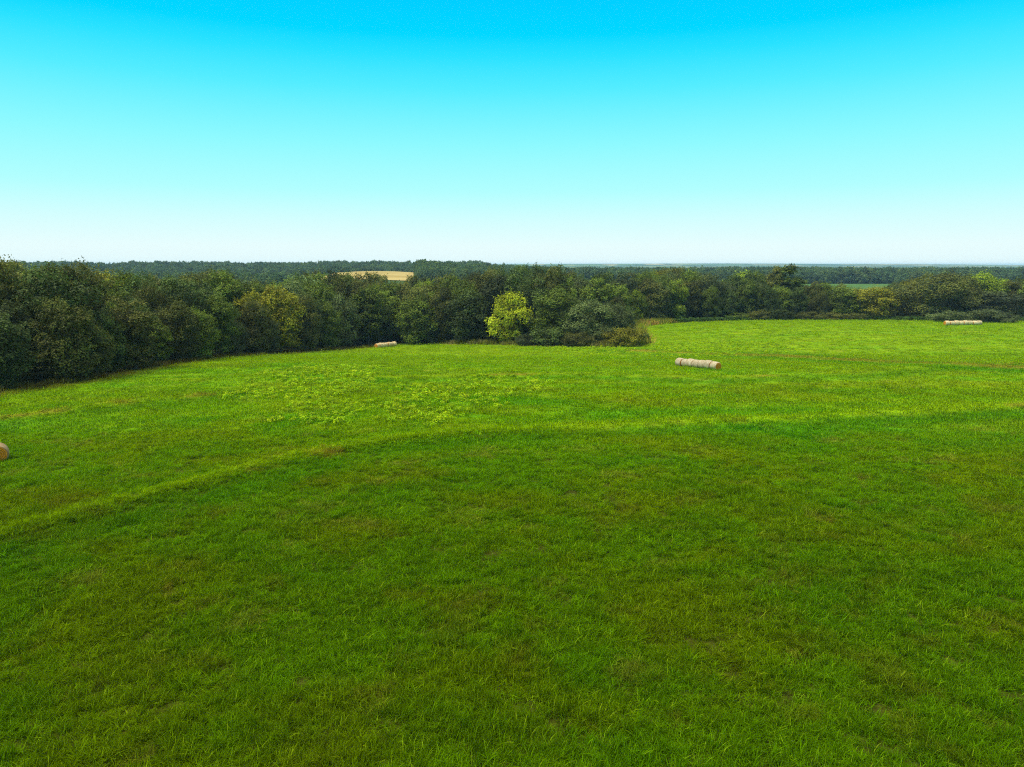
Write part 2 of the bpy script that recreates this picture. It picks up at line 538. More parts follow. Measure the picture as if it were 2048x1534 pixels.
# ------------------------------------------------------------------ plants : prototypes
M_CROWN = leaf_material("crown_leaves", 'OBJECT', 0.45, 1.9, 0.22, 0.55, 0.1)
M_FARCROWN = leaf_material("far_crown_leaves", 'INSTANCER', 0.5, 1.7, 0.25, 0.6, 0.08)
M_GRASS = leaf_material("grass_blades", 'INSTANCER', 0.30, 2.1, 0.30, 0.6, 0.0, (0.30, 0.38, 0.015), 0.5)
M_WEED = leaf_material("weed_leaves", 'INSTANCER', 0.7, 1.4, 0.35, 0.6, 0.05)
M_BARK = bark_material("bark", (0.035, 0.028, 0.02), (0.13, 0.11, 0.085))
M_DEADBARK = bark_material("dead_bark", (0.08, 0.065, 0.045), (0.20, 0.165, 0.12))


def leaves_to_mesh(name, P, N, S, lv, mat, r, aspect=0.6):
    """each leaf spray : one bent rhomb at P facing N"""
    n = len(P)
    N = N / (np.linalg.norm(N, axis=1, keepdims=True) + 1e-9)
    A = r.normal(size=(n, 3)); A -= N * (A * N).sum(1, keepdims=True); A /= np.linalg.norm(A, axis=1, keepdims=True) + 1e-9
    B = np.cross(N, A)
    S = S[:, None]
    v0 = P - A * S * 0.5; v2 = P + A * S * 0.5 - N * S * 0.12
    v1 = P + B * S * aspect * 0.5 + N * S * 0.08; v3 = P - B * S * aspect * 0.5 + N * S * 0.08
    V = np.stack([v0, v1, v2, v3], 1).reshape(-1, 3)
    F = np.arange(4 * n).reshape(n, 4)
    return mesh_np(name, V, F, False, {'lv': np.clip(lv, 0, 1)}, mat)


def crown_mesh(name, seed, H=14.0, Rr=4.8, base=0.10, n_lobes=30, per=330, leaf=0.42, squash=0.85, top_w=0.55, spiky=7, upright=0.0, mat=None, widest=0.5):
    r = np.random.default_rng(seed)
    zb, zt = H * base, H * 0.94
    cents = []
    tries = 0
    while len(cents) < n_lobes and tries < 9000:
        tries += 1
        h = r.random()
        if h < widest:
            w = 0.62 + 0.38 * math.sin(h / widest * math.pi / 2)
        else:
            w = top_w + (1 - top_w) * math.cos((h - widest) / (1 - widest) * math.pi / 2)
            w *= 1 - 0.45 * smooth(0.8, 1, h)
        ang = r.random() * 2 * math.pi
        rad = Rr * w * (0.35 + 0.5 * math.sqrt(r.random()))
        c = np.array((rad * math.cos(ang), rad * math.sin(ang), zb + (zt - zb) * (0.06 + 0.86 * h)))
        mind = Rr * 0.36 * (1 - 0.6 * tries / 9000)
        if all(np.linalg.norm((c - q) * (1, 1, 1.1)) > mind for q, _ in cents):
            cents.append((c, Rr * r.uniform(0.20, 0.38)))
    mid = np.array((0, 0, zb + (zt - zb) * 0.45))
    Ps, Ns, Ss, Ls = [], [], [], []
    for c, lr in cents:
        k = int(per * (lr / (Rr * 0.32)) ** 2)
        d = r.normal(size=(k * 2, 3)); d /= np.linalg.norm(d, axis=1, keepdims=True)
        o = (c - mid); o = o / (np.linalg.norm(o) + 1e-6)
        sel = (d @ o * 0.55 + d[:, 2] * 0.8 + r.normal(size=len(d)) * 0.35) > -0.12
        d = d[sel][:k]
        bump = 1 + 0.28 * np.sin(d[:, 0] * 5 + c[0]) * np.sin(d[:, 1] * 5 + c[1]) + 0.08 * r.normal(size=len(d))
        rr = lr * (0.80 + 0.22 * np.sqrt(r.random(len(d)))) * bump
        p = c + d * rr[:, None] * np.array((1, 1, squash))
        lt = r.uniform(0.12, 0.8)
        Ps.append(p); Ns.append(d + 0.40 * r.normal(size=d.shape) + np.array((0, 0, 0.45)))
        Ss.append(leaf * r.uniform(0.6, 1.35, len(d))); Ls.append(lt + 0.18 * r.normal(size=len(d)))
        for _ in range(spiky):
            dd = r.normal(size=3); dd[2] = abs(dd[2]) * (1 + upright) + 0.1; dd += o * 0.8; dd /= np.linalg.norm(dd)
            nn = 9; s = np.linspace(0.9, r.uniform(1.25, 1.75), nn)
            p = c + dd * (lr * s)[:, None] + r.normal(size=(nn, 3)) * 0.13
            Ps.append(p); Ns.append(r.normal(size=(nn, 3)) + dd); Ss.append(leaf * r.uniform(0.5, 0.95, nn)); Ls.append(lt + 0.1 + 0.2 * r.normal(size=nn))
    k = n_lobes * per // 9
    q = r.normal(size=(k, 3)); q /= np.linalg.norm(q, axis=1, keepdims=True)
    q *= (r.random(k) ** 0.5)[:, None] * np.array((Rr * 0.62, Rr * 0.62, (zt - zb) * 0.42))
    Ps.append(mid + q); Ns.append(r.normal(size=(k, 3))); Ss.append(leaf * r.uniform(0.9, 1.6, k)); Ls.append(0.3 + 0.15 * r.normal(size=k))
    P = np.concatenate(Ps); N = np.concatenate(Ns); S = np.concatenate(Ss); L = np.concatenate(Ls)
    P[:, 2] *= H / np.percentile(P[:, 2], 99.6)
    P[:, 2] = np.maximum(P[:, 2], 0.15)
    return leaves_to_mesh(name, P, N, S, L, mat or M_CROWN, r), [c for c, _ in cents]


def tube(pts, rad, sides=6):
    pts = np.array(pts, float); V = []; F = []
    for i, p in enumerate(pts):
        d = pts[min(i + 1, len(pts) - 1)] - pts[max(i - 1, 0)]; d /= np.linalg.norm(d) + 1e-9
        a = np.cross(d, (0.3, 0.9, 0.1)); a /= np.linalg.norm(a); b = np.cross(d, a)
        for k in range(sides):
            th = 2 * math.pi * k / sides
            V.append(p + rad[i] * (a * math.cos(th) + b * math.sin(th)))
    for i in range(len(pts) - 1):
        for k in range(sides):
            F.append((i * sides + k, i * sides + (k + 1) % sides, (i + 1) * sides + (k + 1) % sides, (i + 1) * sides + k))
    return V, F


def join_tubes(ts):
    V, F = [], []
    for v, f in ts:
        o = len(V); V += list(v); F += [tuple(i + o for i in q) for q in f]
    return np.array(V), np.array(F)


def trunk_mesh(name, cents, H, seed, r0=0.24, mat=None, lean=0.25, top=0.72):
    r = np.random.default_rng(seed + 500)
    pts = []; x = y = 0.0
    for i in range(7):
        s = i / 6
        pts.append((x, y, -0.4 + s * (H * top + 0.4)))
        x += r.normal() * lean * 0.5; y += r.normal() * lean * 0.5
    rads = [r0 * (1.35 if i == 0 else 1 - 0.8 * i / 6) for i in range(7)]
    ts = [tube(pts, rads, 8)]
    P = np.array(pts)
    for c in cents[:18]:
        hz = min(max(c[2] - 0.35 * math.hypot(c[0], c[1]) - 0.5, 0.12 * H), H * top * 0.95)
        s = np.array([np.interp(hz, P[:, 2], P[:, 0]), np.interp(hz, P[:, 2], P[:, 1]), hz])
        m_ = (s + c) / 2 + np.array((0, 0, -0.25)) + r.normal(size=3) * 0.15
        rr = r0 * 0.42 * (1 - 0.5 * hz / H)
        ts.append(tube([s, m_, c], [rr, rr * 0.65, rr * 0.25], 5))
    V, F = join_tubes(ts)
    return mesh_np(name, V, F, True, None, mat or M_BARK)


KINDS_ = {}


def kind(key, seed, H, Rr, word, n=1, trunk=True, **kw):
    lst = []
    for i in range(n):
        cm, ce = crown_mesh("crown_" + key, seed + 13 * i, H=H, Rr=Rr, **kw)
        tm = trunk_mesh("trunk_" + key, ce, H, seed + 13 * i, r0=0.017 * H)
        lst.append((cm, tm))
    KINDS_[key] = dict(H=H, R=Rr, word=word, v=lst)


kind('broad', 100, 14, 4.8, "broadleaf tree", 6, n_lobes=40, per=250, base=0.03)
kind('tall', 200, 17, 4.3, "tall broadleaf tree", 3, n_lobes=42, per=230, base=0.06, widest=0.55)
kind('fine', 300, 11, 4.6, "feathery tree", 2, n_lobes=30, per=430, leaf=0.30, spiky=16, upright=0.8, base=0.04)
kind('loose', 400, 14, 5.6, "loose large-leaved tree", 1, n_lobes=30, per=190, leaf=0.52, spiky=5, base=0.06)
kind('poplar', 500, 18, 2.6, "narrow poplar-like tree", 2, n_lobes=30, per=230, leaf=0.36, base=0.1, top_w=0.45, upright=1.5, spiky=10)
kind('shrub', 600, 4.2, 3.2, "rounded shrub", 3, n_lobes=20, per=330, leaf=0.27, base=0.02, squash=0.8, spiky=9, upright=0.4)

# ------------------------------------------------------------------ hay bales
HB_MATS = {}


def bale_materials():
    m, t, out = mat_new("net_wrapped_hay")
    p = t.nodes.new('ShaderNodeBsdfPrincipled'); p.inputs['Roughness'].default_value = 0.75; p.inputs['Specular IOR Level'].default_value = 0.2
    co = t.nodes.new('ShaderNodeTexCoord'); oi = t.nodes.new('ShaderNodeObjectInfo')
    ad = t.nodes.new('ShaderNodeVectorMath'); ad.operation = 'ADD'
    cx = t.nodes.new('ShaderNodeCombineXYZ'); mu = t.nodes.new('ShaderNodeMath'); mu.operation = 'MULTIPLY'; mu.inputs[1].default_value = 40
    t.links.new(oi.outputs['Random'], mu.inputs[0]); t.links.new(mu.outputs[0], cx.inputs[0]); t.links.new(mu.outputs[0], cx.inputs[1])
    mp = t.nodes.new('ShaderNodeMapping'); mp.inputs['Scale'].default_value = (9, 1.2, 1.2)
    t.links.new(co.outputs['Object'], ad.inputs[0]); t.links.new(cx.outputs[0], ad.inputs[1]); t.links.new(ad.outputs[0], mp.inputs[0])
    no = t.nodes.new('ShaderNodeTexNoise'); no.inputs['Scale'].default_value = 1.6; no.inputs['Detail'].default_value = 6
    t.links.new(mp.outputs[0], no.inputs[0])
    ra = t.nodes.new('ShaderNodeValToRGB'); e = ra.color_ramp.elements
    e[0].position = 0.32; e[0].color = (0.20, 0.135, 0.055, 1); e[1].position = 0.70; e[1].color = (0.58, 0.545, 0.42, 1)
    k_ = e.new(0.5); k_.color = (0.37, 0.30, 0.175, 1)
    t.links.new(no.outputs[0], ra.inputs[0])
    wv = t.nodes.new('ShaderNodeVectorMath'); wv.operation = 'MULTIPLY'
    t.links.new(ra.outputs[0], wv.inputs[0]); t.links.new(oi.outputs['Color'], wv.inputs[1])
    t.links.new(wv.outputs[0], p.inputs['Base Color'])
    bu = t.nodes.new('ShaderNodeBump'); bu.inputs['Distance'].default_value = 0.05; bu.inputs['Strength'].default_value = 0.6
    t.links.new(no.outputs[0], bu.inputs['Height']); t.links.new(bu.outputs[0], p.inputs['Normal'])
    t.links.new(p.outputs[0], out.inputs['Surface']); HB_MATS['wrap'] = m
    m, t, out = mat_new("rolled_hay_end")
    p = t.nodes.new('ShaderNodeBsdfPrincipled'); p.inputs['Roughness'].default_value = 0.95; p.inputs['Specular IOR Level'].default_value = 0.05
    co = t.nodes.new('ShaderNodeTexCoord')
    wv = t.nodes.new('ShaderNodeTexWave'); wv.wave_type = 'RINGS'; wv.rings_direction = 'X'; wv.inputs['Scale'].default_value = 2.2
    wv.inputs['Distortion'].default_value = 3.5; wv.inputs['Detail'].default_value = 4; wv.inputs['Detail Scale'].default_value = 2
    ce = t.nodes.new('ShaderNodeMapping'); ce.inputs['Location'].default_value = (0, 0, -0.735)
    t.links.new(co.outputs['Object'], ce.inputs[0]); t.links.new(ce.outputs[0], wv.inputs[0])
    no = t.nodes.new('ShaderNodeTexNoise'); no.inputs['Scale'].default_value = 5; no.inputs['Detail'].default_value = 6
    t.links.new(co.outputs['Object'], no.inputs[0])
    ra = t.nodes.new('ShaderNodeValToRGB'); e = ra.color_ramp.elements
    e[0].position = 0.2; e[0].color = (0.30, 0.105, 0.008, 1); e[1].position = 0.8; e[1].color = (0.60, 0.25, 0.018, 1)
    ma = t.nodes.new('ShaderNodeMix'); ma.data_type = 'FLOAT'; ma.inputs[0].default_value = 0.6
    t.links.new(wv.outputs['Fac'], ma.inputs[2]); t.links.new(no.outputs[0], ma.inputs[3])
    t.links.new(ma.outputs[0], ra.inputs[0]); t.links.new(ra.outputs[0], p.inputs['Base Color'])
    bu = t.nodes.new('ShaderNodeBump'); bu.inputs['Distance'].default_value = 0.06
    t.links.new(ma.outputs[0], bu.inputs['Height']); t.links.new(bu.outputs[0], p.inputs['Normal'])
    t.links.new(p.outputs[0], out.inputs['Surface']); HB_MATS['end'] = m


bale_materials()


def bale_meshes(seed):
    """a round bale of width 1.5, diameter 1.65, axis along x, resting on z=0 : wrap and two rolled ends"""
    r = np.random.default_rng(seed)
    RR, W, n = 0.825, 1.5, 40
    prof = [(-W / 2, RR - 0.12), (-W / 2 + 0.05, RR - 0.05), (-W / 2 + 0.15, RR - 0.008), (-W / 4, RR + 0.012), (0, RR + 0.016), (W / 4, RR + 0.012), (W / 2 - 0.15, RR - 0.008), (W / 2 - 0.05, RR - 0.05), (W / 2, RR - 0.12)]
    ph = r.random() * 6

    def ring(x, rad):
        o = []
        for k in range(n):
            th = 2 * math.pi * k / n
            rd = rad * (1 + 0.010 * math.sin(3 * th + ph) + 0.006 * math.sin(7 * th + 2 * ph))
            zz = math.cos(th) * rd
            if zz < -0.70: zz = -0.70 + (zz + 0.70) * 0.3       # sags flat where it rests
            o.append((x, math.sin(th) * rd, zz + 0.735))
        return o
    V = []; F = []
    for x, rad in prof: V += ring(x, rad)
    for i in range(len(prof) - 1):
        for k in range(n):
            F.append((i * n + k, i * n + (k + 1) % n, (i + 1) * n + (k + 1) % n, (i + 1) * n + k))
    wrap = mesh_np("net_wrap", V, F, True, None, HB_MATS['wrap'])
    ends = []
    for s in (-1, 1):
        V = []; F = []
        rads = [RR - 0.122, 0.62, 0.45, 0.28, 0.12, 0.02]; bul = [0, 0.015, 0.03, 0.02, 0.035, 0.03]
        for rad, b in zip(rads, bul): V += ring(s * (W / 2 + b), rad)
        for i in range(len(rads) - 1):
            for k in range(n):
                q = (i * n + k, i * n + (k + 1) % n, (i + 1) * n + (k + 1) % n, (i + 1) * n + k)
                F.append(q if s < 0 else q[::-1])
        c = len(V); V.append((s * (W / 2 + 0.03), 0, 0.735))
        i = len(rads) - 1
        ends.append(mesh_np("hay_end", V, F, True, None, HB_MATS['end']))
    return wrap, ends


BALE_VARS = [bale_meshes(s) for s in (1, 2, 3)]


def bale(x, y, ang, k, label, group, w=1.5, d=1.65, tint=(1, 1, 1)):
    o = bpy.data.objects.new("hay_bale", None)
    COL.objects.link(o)
    o.empty_display_size = 0.3
    o.location = (x, y, float(ground_z(np.array([x]), np.array([y]))[0]) - 0.05)
    o.rotation_euler = (0, 0, ang)
    o.scale = (w / 1.5, d / 1.65, d / 1.65)
    wrap, ends = BALE_VARS[k % 3]
    v_ = random.Random(label).uniform(0.82, 1.12)
    link("net_wrap", wrap, o).color = (*(np.array(tint) * v_), 1)
    for e in ends: link("hay_end", e, o)
    tag(o, label, "hay bale", group)
    return o


ORD = ["first", "second", "third", "fourth", "fifth", "sixth", "seventh", "eighth", "ninth", "tenth", "eleventh", "twelfth", "thirteenth", "fourteenth", "fifteenth", "sixteenth", "seventeenth", "eighteenth", "nineteenth", "twentieth"]


def bale_row(A, B, n, names, group, d=1.65, tint=(1, 1, 1)):
    (ax, ay), (bx, by) = A, B
    L = math.hypot(bx - ax, by - ay); ang = math.atan2(by - ay, bx - ax)
    w = L / n
    for i in range(n):
        f = (i + 0.5) / n
        j = random.Random(i * 7 + n)
        bale(ax + (bx - ax) * f + j.uniform(-.05, .05), ay + (by - ay) * f + j.uniform(-.05, .05), ang + j.uniform(-.07, .07), i + n, names(i), group, w * 0.92, d * j.uniform(0.93, 1.04), tint)


def at_depth(u, y):
    """ground point in photo column u at forward distance y"""
    z = 0.0; x = 0.0
    for _ in range(6):
        f = y * CP - (z - CAM_Z) * SP
        x = (u - 1024) / FOC * f
        z = float(ground_z(np.array([x]), np.array([y]))[0])
    return x, y


na_ = hit(1437, 740)
fa_ = at_depth(1356, na_[1] + 10.5)
bale_row((na_[0], na_[1]), fa_, 7,
         lambda i: ["front bale of the mid-field row, orange rolled end facing the viewer"][0] if i == 0 else
         ("rearmost bale of the mid-field row, farthest from the orange end" if i == 6 else
          "grey-tan wrapped bale, %s behind the orange-ended front bale of the mid-field row" % ORD[i - 1]), "bales in the mid-field row", 1.65, (0.86, 0.84, 0.82))
na_ = hit(752, 696)
fa_ = at_depth(791, na_[1] + 7.5)
bale_row(na_, fa_, 7, lambda i: "dark-ended bale, nearest in the cream row below the left wood" if i == 0 else
         ("last cream bale, far end of the row below the left wood" if i == 6 else
          "cream bale %s from the dark end of the row below the left wood" % ORD[i]), "bales in the row below the left wood", 1.65, (1.32, 1.22, 1.0))
na_ = hit(1889, 650.5)
fa_ = at_depth(1962, na_[1] + 1.0)
bale_row(na_, fa_, 8, lambda i: "pale bale with brown end showing, first in the row beside the right wood" if i == 0 else
         ("pale bale ending the row beside the right wood, under the grey shrub" if i == 7 else
          "pale bale %s from the brown end of the row beside the right wood" % ORD[i]), "bales in the row beside the right wood", 1.75, (1.22, 1.2, 1.02))
bx_, by_ = hit(-13, 925)
bale(bx_, by_ + 0.6, R(124), 1, "lone round bale with rusty orange end, cut by the photo's left border", None, 1.5, 1.62, (0.62, 0.50, 0.36))

# ------------------------------------------------------------------ trees
SKYL = [(-300, 528), (0, 528), (30, 522), (60, 535), (100, 543), (116, 532), (160, 530), (200, 536), (260, 548), (330, 554), (400, 549), (430, 541), (480, 553), (520, 563), (560, 568),
        (600, 552), (640, 541), (690, 550), (720, 547), (745, 546), (775, 553), (800, 552), (828, 551), (850, 555), (880, 554), (900, 550), (960, 545), (1000, 538), (1040, 532), (1100, 534), (1140, 545), (1180, 554),
        (1210, 545), (1250, 547), (1300, 541), (1360, 535), (1400, 546), (1440, 553), (1490, 542), (1530, 545), (1600, 562), (1640, 564), (1690, 570), (1700, 575), (1760, 576), (1790, 562),
        (1830, 553), (1870, 547), (1920, 552), (1950, 547), (2000, 558), (2048, 552), (2400, 552)]
SKX, SKV = zip(*SKYL)
TINTS = {
    "dark olive": (0.078, 0.084, 0.014), "dark green": (0.050, 0.074, 0.014), "grey-green": (0.072, 0.094, 0.026), "brownish olive": (0.080, 0.090, 0.015),
    "mid green": (0.088, 0.122, 0.012), "yellowish olive": (0.175, 0.170, 0.010), "yellow-green": (0.225, 0.255, 0.007), "light green": (0.125, 0.172, 0.009), "blackish green": (0.040, 0.052, 0.016),
}
TREES = []      # dicts


def add_tree(x, y, h, rad, key, tint, label=None, special=False):
    z = float(ground_z(np.array([x]), np.array([y]))[0])
    u, vb = project(x, y, z); _, vt = project(x, y, z + h)
    TREES.append(dict(x=x, y=y, z=z, h=h, r=rad, key=key, tint=tint, label=label, u=float(u), vb=float(vb), vt=float(vt), special=special))


def special(u, vb, vt, wpx, key, tint, label, back=0.0):
    x, y = hit(u, vb, ground_z)
    k = (y + back) / y
    x, y = x * k, y * k
    z = float(ground_z(np.array([x]), np.array([y]))[0])
    dx, dy, dz = ray(u, vt)
    h = CAM_Z + dz / dy * y - z
    add_tree(x, y, h, wpx / 2 / FOC * (y * CP - (z - CAM_Z) * SP), key, tint, label, True)


special(1018, 688, 583, 92, 'loose', "yellow-green", "bright yellow-green large-leaved tree standing before the middle wood", 2)
special(1114, 690, 577, 104, 'broad', "mid green", "mid green leafy tree right behind the bright yellow-green one", 8)
special(1178, 692, 600, 112, 'fine', "grey-green", "grey-green feathery tree, taller of two above the bush at the wood's corner", 10)
special(1228, 690, 606, 84, 'fine', "grey-green", "shorter grey-green feathery tree leaning over the bush at the wood's corner", 12)
special(1250, 693, 655, 84, 'shrub', "yellowish olive", "bright yellowish bush at the tip of the middle wood", 2)
special(1205, 692, 650, 74, 'shrub', "grey-green", "pale-topped grey bush left of the bright olive bush", 5)
special(1108, 693, 655, 90, 'shrub', "dark green", "low dark bush right of the yellow-green tree", 4)
special(1158, 694, 664, 70, 'shrub', "dark olive", "low olive bush between the dark bush and the grey bush", 3)
special(1060, 692, 666, 60, 'shrub', "blackish green", "small blackish bush at the yellow-green tree's foot", 3)
special(1284, 688, 664, 34, 'shrub', "dark green", "small upright dark shrub at the far tip of the middle wood", 2)
special(562, 708, 570, 92, 'broad', "yellowish olive", "yellowing tree rising in the left wood, brightest crown there", 9)
special(835, 690, 592, 84, 'broad', "mid green", "mid green tree with full crown just right of the cream bale row", 6)
special(881, 690, 628, 40, 'shrub', "light green", "small pale shrub in the dark gap left of the yellow-green tree", 18)
special(940, 690, 582, 100, 'broad', "dark green", "shaded dark tree close on the left of the yellow-green tree", 12)
special(1572, 641, 529, 52, 'poplar', "mid green", "tallest narrow poplar-like tree in the right wood", 25)
special(1549, 641, 533, 44, 'poplar', "dark olive", "narrow poplar-like tree left of the tallest one", 28)
special(1314, 647, 556, 54, 'poplar', "mid green", "pointed green tree above the goldenrod strip", 30)
special(1868, 642, 545, 140, 'fine', "brownish olive", "big brownish olive tree left of the pale bale row", 10)
special(1915, 642, 549, 90, 'fine', "brownish olive", "drooping olive tree over the middle of the pale bale row", 16)
special(1952, 642, 546, 96, 'broad', "light green", "bright-topped green tree behind the pale bale row's right end", 22)
special(1992, 642, 582, 130, 'broad', "blackish green", "low blackish tree right of the pale bale row", 9)
special(1978, 645, 619, 92, 'shrub', "grey-green", "grey shrub behind the right end of the pale bale row", 2)
special(2012, 645, 627, 46, 'shrub', "grey-green", "smaller grey shrub, rightmost beside the pale bale row", 2)
special(1903, 645, 621, 76, 'shrub', "grey-green", "grey shrub behind the left end of the pale bale row", 4)
special(1745, 641, 573, 84, 'broad', "yellowish olive", "yellowish tree under the gap with the distant pasture", 8)
special(1690, 641, 574, 70, 'broad', "mid green", "green tree just left of the gap with the distant pasture", 14)
special(1486, 641, 543, 90, 'broad', "light green", "light-crowned tree halfway between goldenrod strip and tall poplars", 40)
for i, (u, w, vt, tn, lb) in enumerate([
        (1385, 60, 622, "dark green", "dark shrub behind the right end of the goldenrod strip"),
        (1432, 54, 626, "brownish olive", "brownish shrub right of the goldenrod strip"),
        (1474, 56, 624, "mid green", "green shrub below the light-crowned tree"),
        (1518, 52, 620, "dark olive", "olive shrub left of the poplars' foot"),
        (1560, 60, 616, "dark green", "dark round shrub at the poplars' foot"),
        (1620, 62, 622, "brownish olive", "brownish hedge shrub right of the poplars' foot"),
        (1662, 56, 624, "dark olive", "olive hedge shrub below the distant pasture's left end"),
        (1712, 60, 624, "brownish olive", "brownish hedge shrub in front of the yellowish tree by the pasture gap"),
        (1770, 58, 626, "dark green", "dark hedge shrub right of the yellowish tree"),
        (1822, 56, 625, "dark olive", "olive hedge shrub before the big brownish olive tree")]):
    special(u, 640.5, vt, w, 'shrub', tn, lb, 4)

special(24, 782, 519, 110, 'tall', "dark olive", "tallest dark tree at the photo's left border, its thin top above the horizon", 16)
special(118, 770, 529, 60, 'poplar', "brownish olive", "thin-topped tree poking above the left wood near the photo's left border", 22)
special(168, 760, 527, 100, 'tall', "dark olive", "broad dark treetop touching the left wooded ridge", 16)
# the rest of the woods : spaced at random behind the field edge, heights to the skyline they make
tr = np.random.default_rng(42)
cand = []
for _ in range(26000):
    y = 80 + 400 * tr.random() ** 0.9
    x = (tr.random() * 2 - 1) * (0.74 * y + 8)
    cand.append((x, y))
cand = np.array(cand)
out_m = ~inside(cand[:, 0], cand[:, 1], FIELD)
cand = cand[out_m]
cd, _, _ = seg_dist(cand[:, 0], cand[:, 1], EDGE)
acc = [(q['x'], q['y'], q['r'] * 1.15) for q in TREES if q['key'] != 'shrub']
order = np.argsort(cd)
for k in order:
    x, y = cand[k]; d = cd[k]
    if d < 2.2 or d > 160: continue
    z = float(ground_z(np.array([x]), np.array([y]))[0])
    u, vb = project(x, y, z)
    if x < 0 and u < 830 and d > 75: continue
    if 1120 < u < 1330 and vb > 662: continue
    if 985 < u < 1145 and d < 17: continue
    if 620 < u < 810 and d < 6.5: continue
    if 1235 < u < 1500 and d < 11: continue
    if u >= 1500 and d < 6: continue
    sp_ = 5.7 + 0.035 * d + 0.006 * max(y - 150, 0)
    if any((x - a) ** 2 + (y - b) ** 2 < max(sp_, c) ** 2 for a, b, c in acc): continue
    w = np.interp(d, [0, 6, 14, 25, 50, 160], [0.60, 0.74, 0.90, 1.0, 1.0, 1.0]) + tr.normal() * 0.09
    if tr.random() < 0.18: w *= 0.78
    w = min(w, 1.0)
    vsk = np.interp(u, SKX, SKV)
    vt = vb + (vsk - vb) * w
    dx, dy, dz = ray(u, vt)
    h = CAM_Z + dz / dy * y - z
    if h < 5 or h > 27: 
        if h > 27: h = 25
        else: continue
    acc.append((x, y, sp_))
    pw = tr.random()
    key = 'broad' if pw < 0.62 else ('tall' if pw < 0.84 else 'fine')
    if h > 17: key = 'tall' if pw < 0.6 else 'broad'
    rad = np.clip(h * tr.uniform(0.27, 0.40), 2.8, 6.8)
    # leaf tint drawn at random for each tree
    nz = vnoise(x / 22, y / 22, 77)
    tn = tr.choice(["dark olive", "dark green", "grey-green", "brownish olive", "mid green", "blackish green", "light green", "yellowish olive"],
                   p=[0.28, 0.18, 0.11, 0.12, 0.19, 0.06, 0.03, 0.03] if u < 1000 else [0.21, 0.16, 0.08, 0.12, 0.26, 0.05, 0.08, 0.04])
    if 940 < u < 1090 and tn in ("light green", "yellowish olive", "mid green"): tn = "dark green"
    add_tree(x, y, float(h), float(rad), key, str(tn))

# drop trees that other trees hide altogether (coarse id picture of ellipses, far to near)
W_, H_ = 512, 150
idb = np.full((H_, W_), -1)
UU, VV = np.meshgrid((np.arange(W_) + 0.5) * 4, 510 + (np.arange(H_) + 0.5) * 2)
for i in sorted(range(len(TREES)), key=lambda i: -TREES[i]['y']):
    q = TREES[i]
    ru = q['r'] / q['y'] * FOC; hv = q['vb'] - q['vt']
    e = ((UU - q['u']) / ru) ** 2 + ((VV - (q['vb'] + q['vt']) / 2) / (hv / 2)) ** 2 < 0.95
    idb[e] = i
cnt = np.bincount(idb[idb >= 0], minlength=len(TREES))
TREES = [q for i, q in enumerate(TREES) if q['special'] or cnt[i] >= 7]

SECT = [(-999, 160, "by the photo's left border"), (160, 320, "above the rusty grass margin"), (320, 500, "around the dead-limbed tree"), (500, 640, "around the yellowing tree"),
        (640, 740, "left of the cream bale row"), (740, 830, "behind the cream bale row"), (830, 960, "left of the yellow-green tree"), (960, 1090, "behind the yellow-green tree"),
        (1090, 1260, "above the corner bush"), (1260, 1400, "behind the goldenrod strip"), (1400, 1530, "left of the tall poplars"), (1530, 1620, "behind the tall poplars"),
        (1620, 1780, "near the pasture gap"), (1780, 1890, "left of the pale bale row"), (1890, 9999, "behind the pale bale row")]
for s0, s1, ph in SECT:
    S = sorted([q for q in TREES if not q['special'] and s0 <= q['u'] < s1], key=lambda q: q['y'] if True else 0)
    n = len(S)
    for rk, nm in enumerate(("front", "middle", "back")):
        part = sorted(S[rk * n // 3:(rk + 1) * n // 3], key=lambda q: q['u'])
        for i, q in enumerate(part):
            kw = {'broad': 'tree', 'tall': 'tall tree', 'fine': 'feathery tree'}[q['key']]
            q['label'] = "%s %s, %s rank %s, %s from left" % (q['tint'], kw, nm, ph, ORD[min(i, 19)])
NAMES = {'broad': 'broadleaf_tree', 'tall': 'broadleaf_tree', 'fine': 'feathery_tree', 'loose': 'broadleaf_tree', 'poplar': 'poplar_tree', 'shrub': 'shrub'}
for i, q in enumerate(TREES):
    K = KINDS_[q['key']]
    cm, tm = K['v'][i % len(K['v'])]
    o = bpy.data.objects.new(NAMES[q['key']], None); COL.objects.link(o)
    o.location = (q['x'], q['y'], q['z'] - 0.05)
    o.rotation_euler = (0, 0, (i * 2.399963) % 6.2832)
    s = q['r'] / K['R']
    o.scale = (s, s, q['h'] / K['H'])
    j = random.Random(i)
    tm_ = link("trunk", tm, o)
    c = link("crown", cm, o)
    t_ = np.array(TINTS[q['tint']]) * j.uniform(0.72, 1.45)
    c.color = (*t_, 1)
    g_ = "shrubs along the wood edges" if q['key'] == 'shrub' else ("trees of the left wood" if q['u'] < 830 else ("trees of the middle wood" if q['u'] < 1270 else "trees of the right wood"))
    tag(o, q['label'], "shrub" if q['key'] == 'shrub' else "tree", g_)
print("TREES", len(TREES), len([q for q in TREES if not q['special']]))

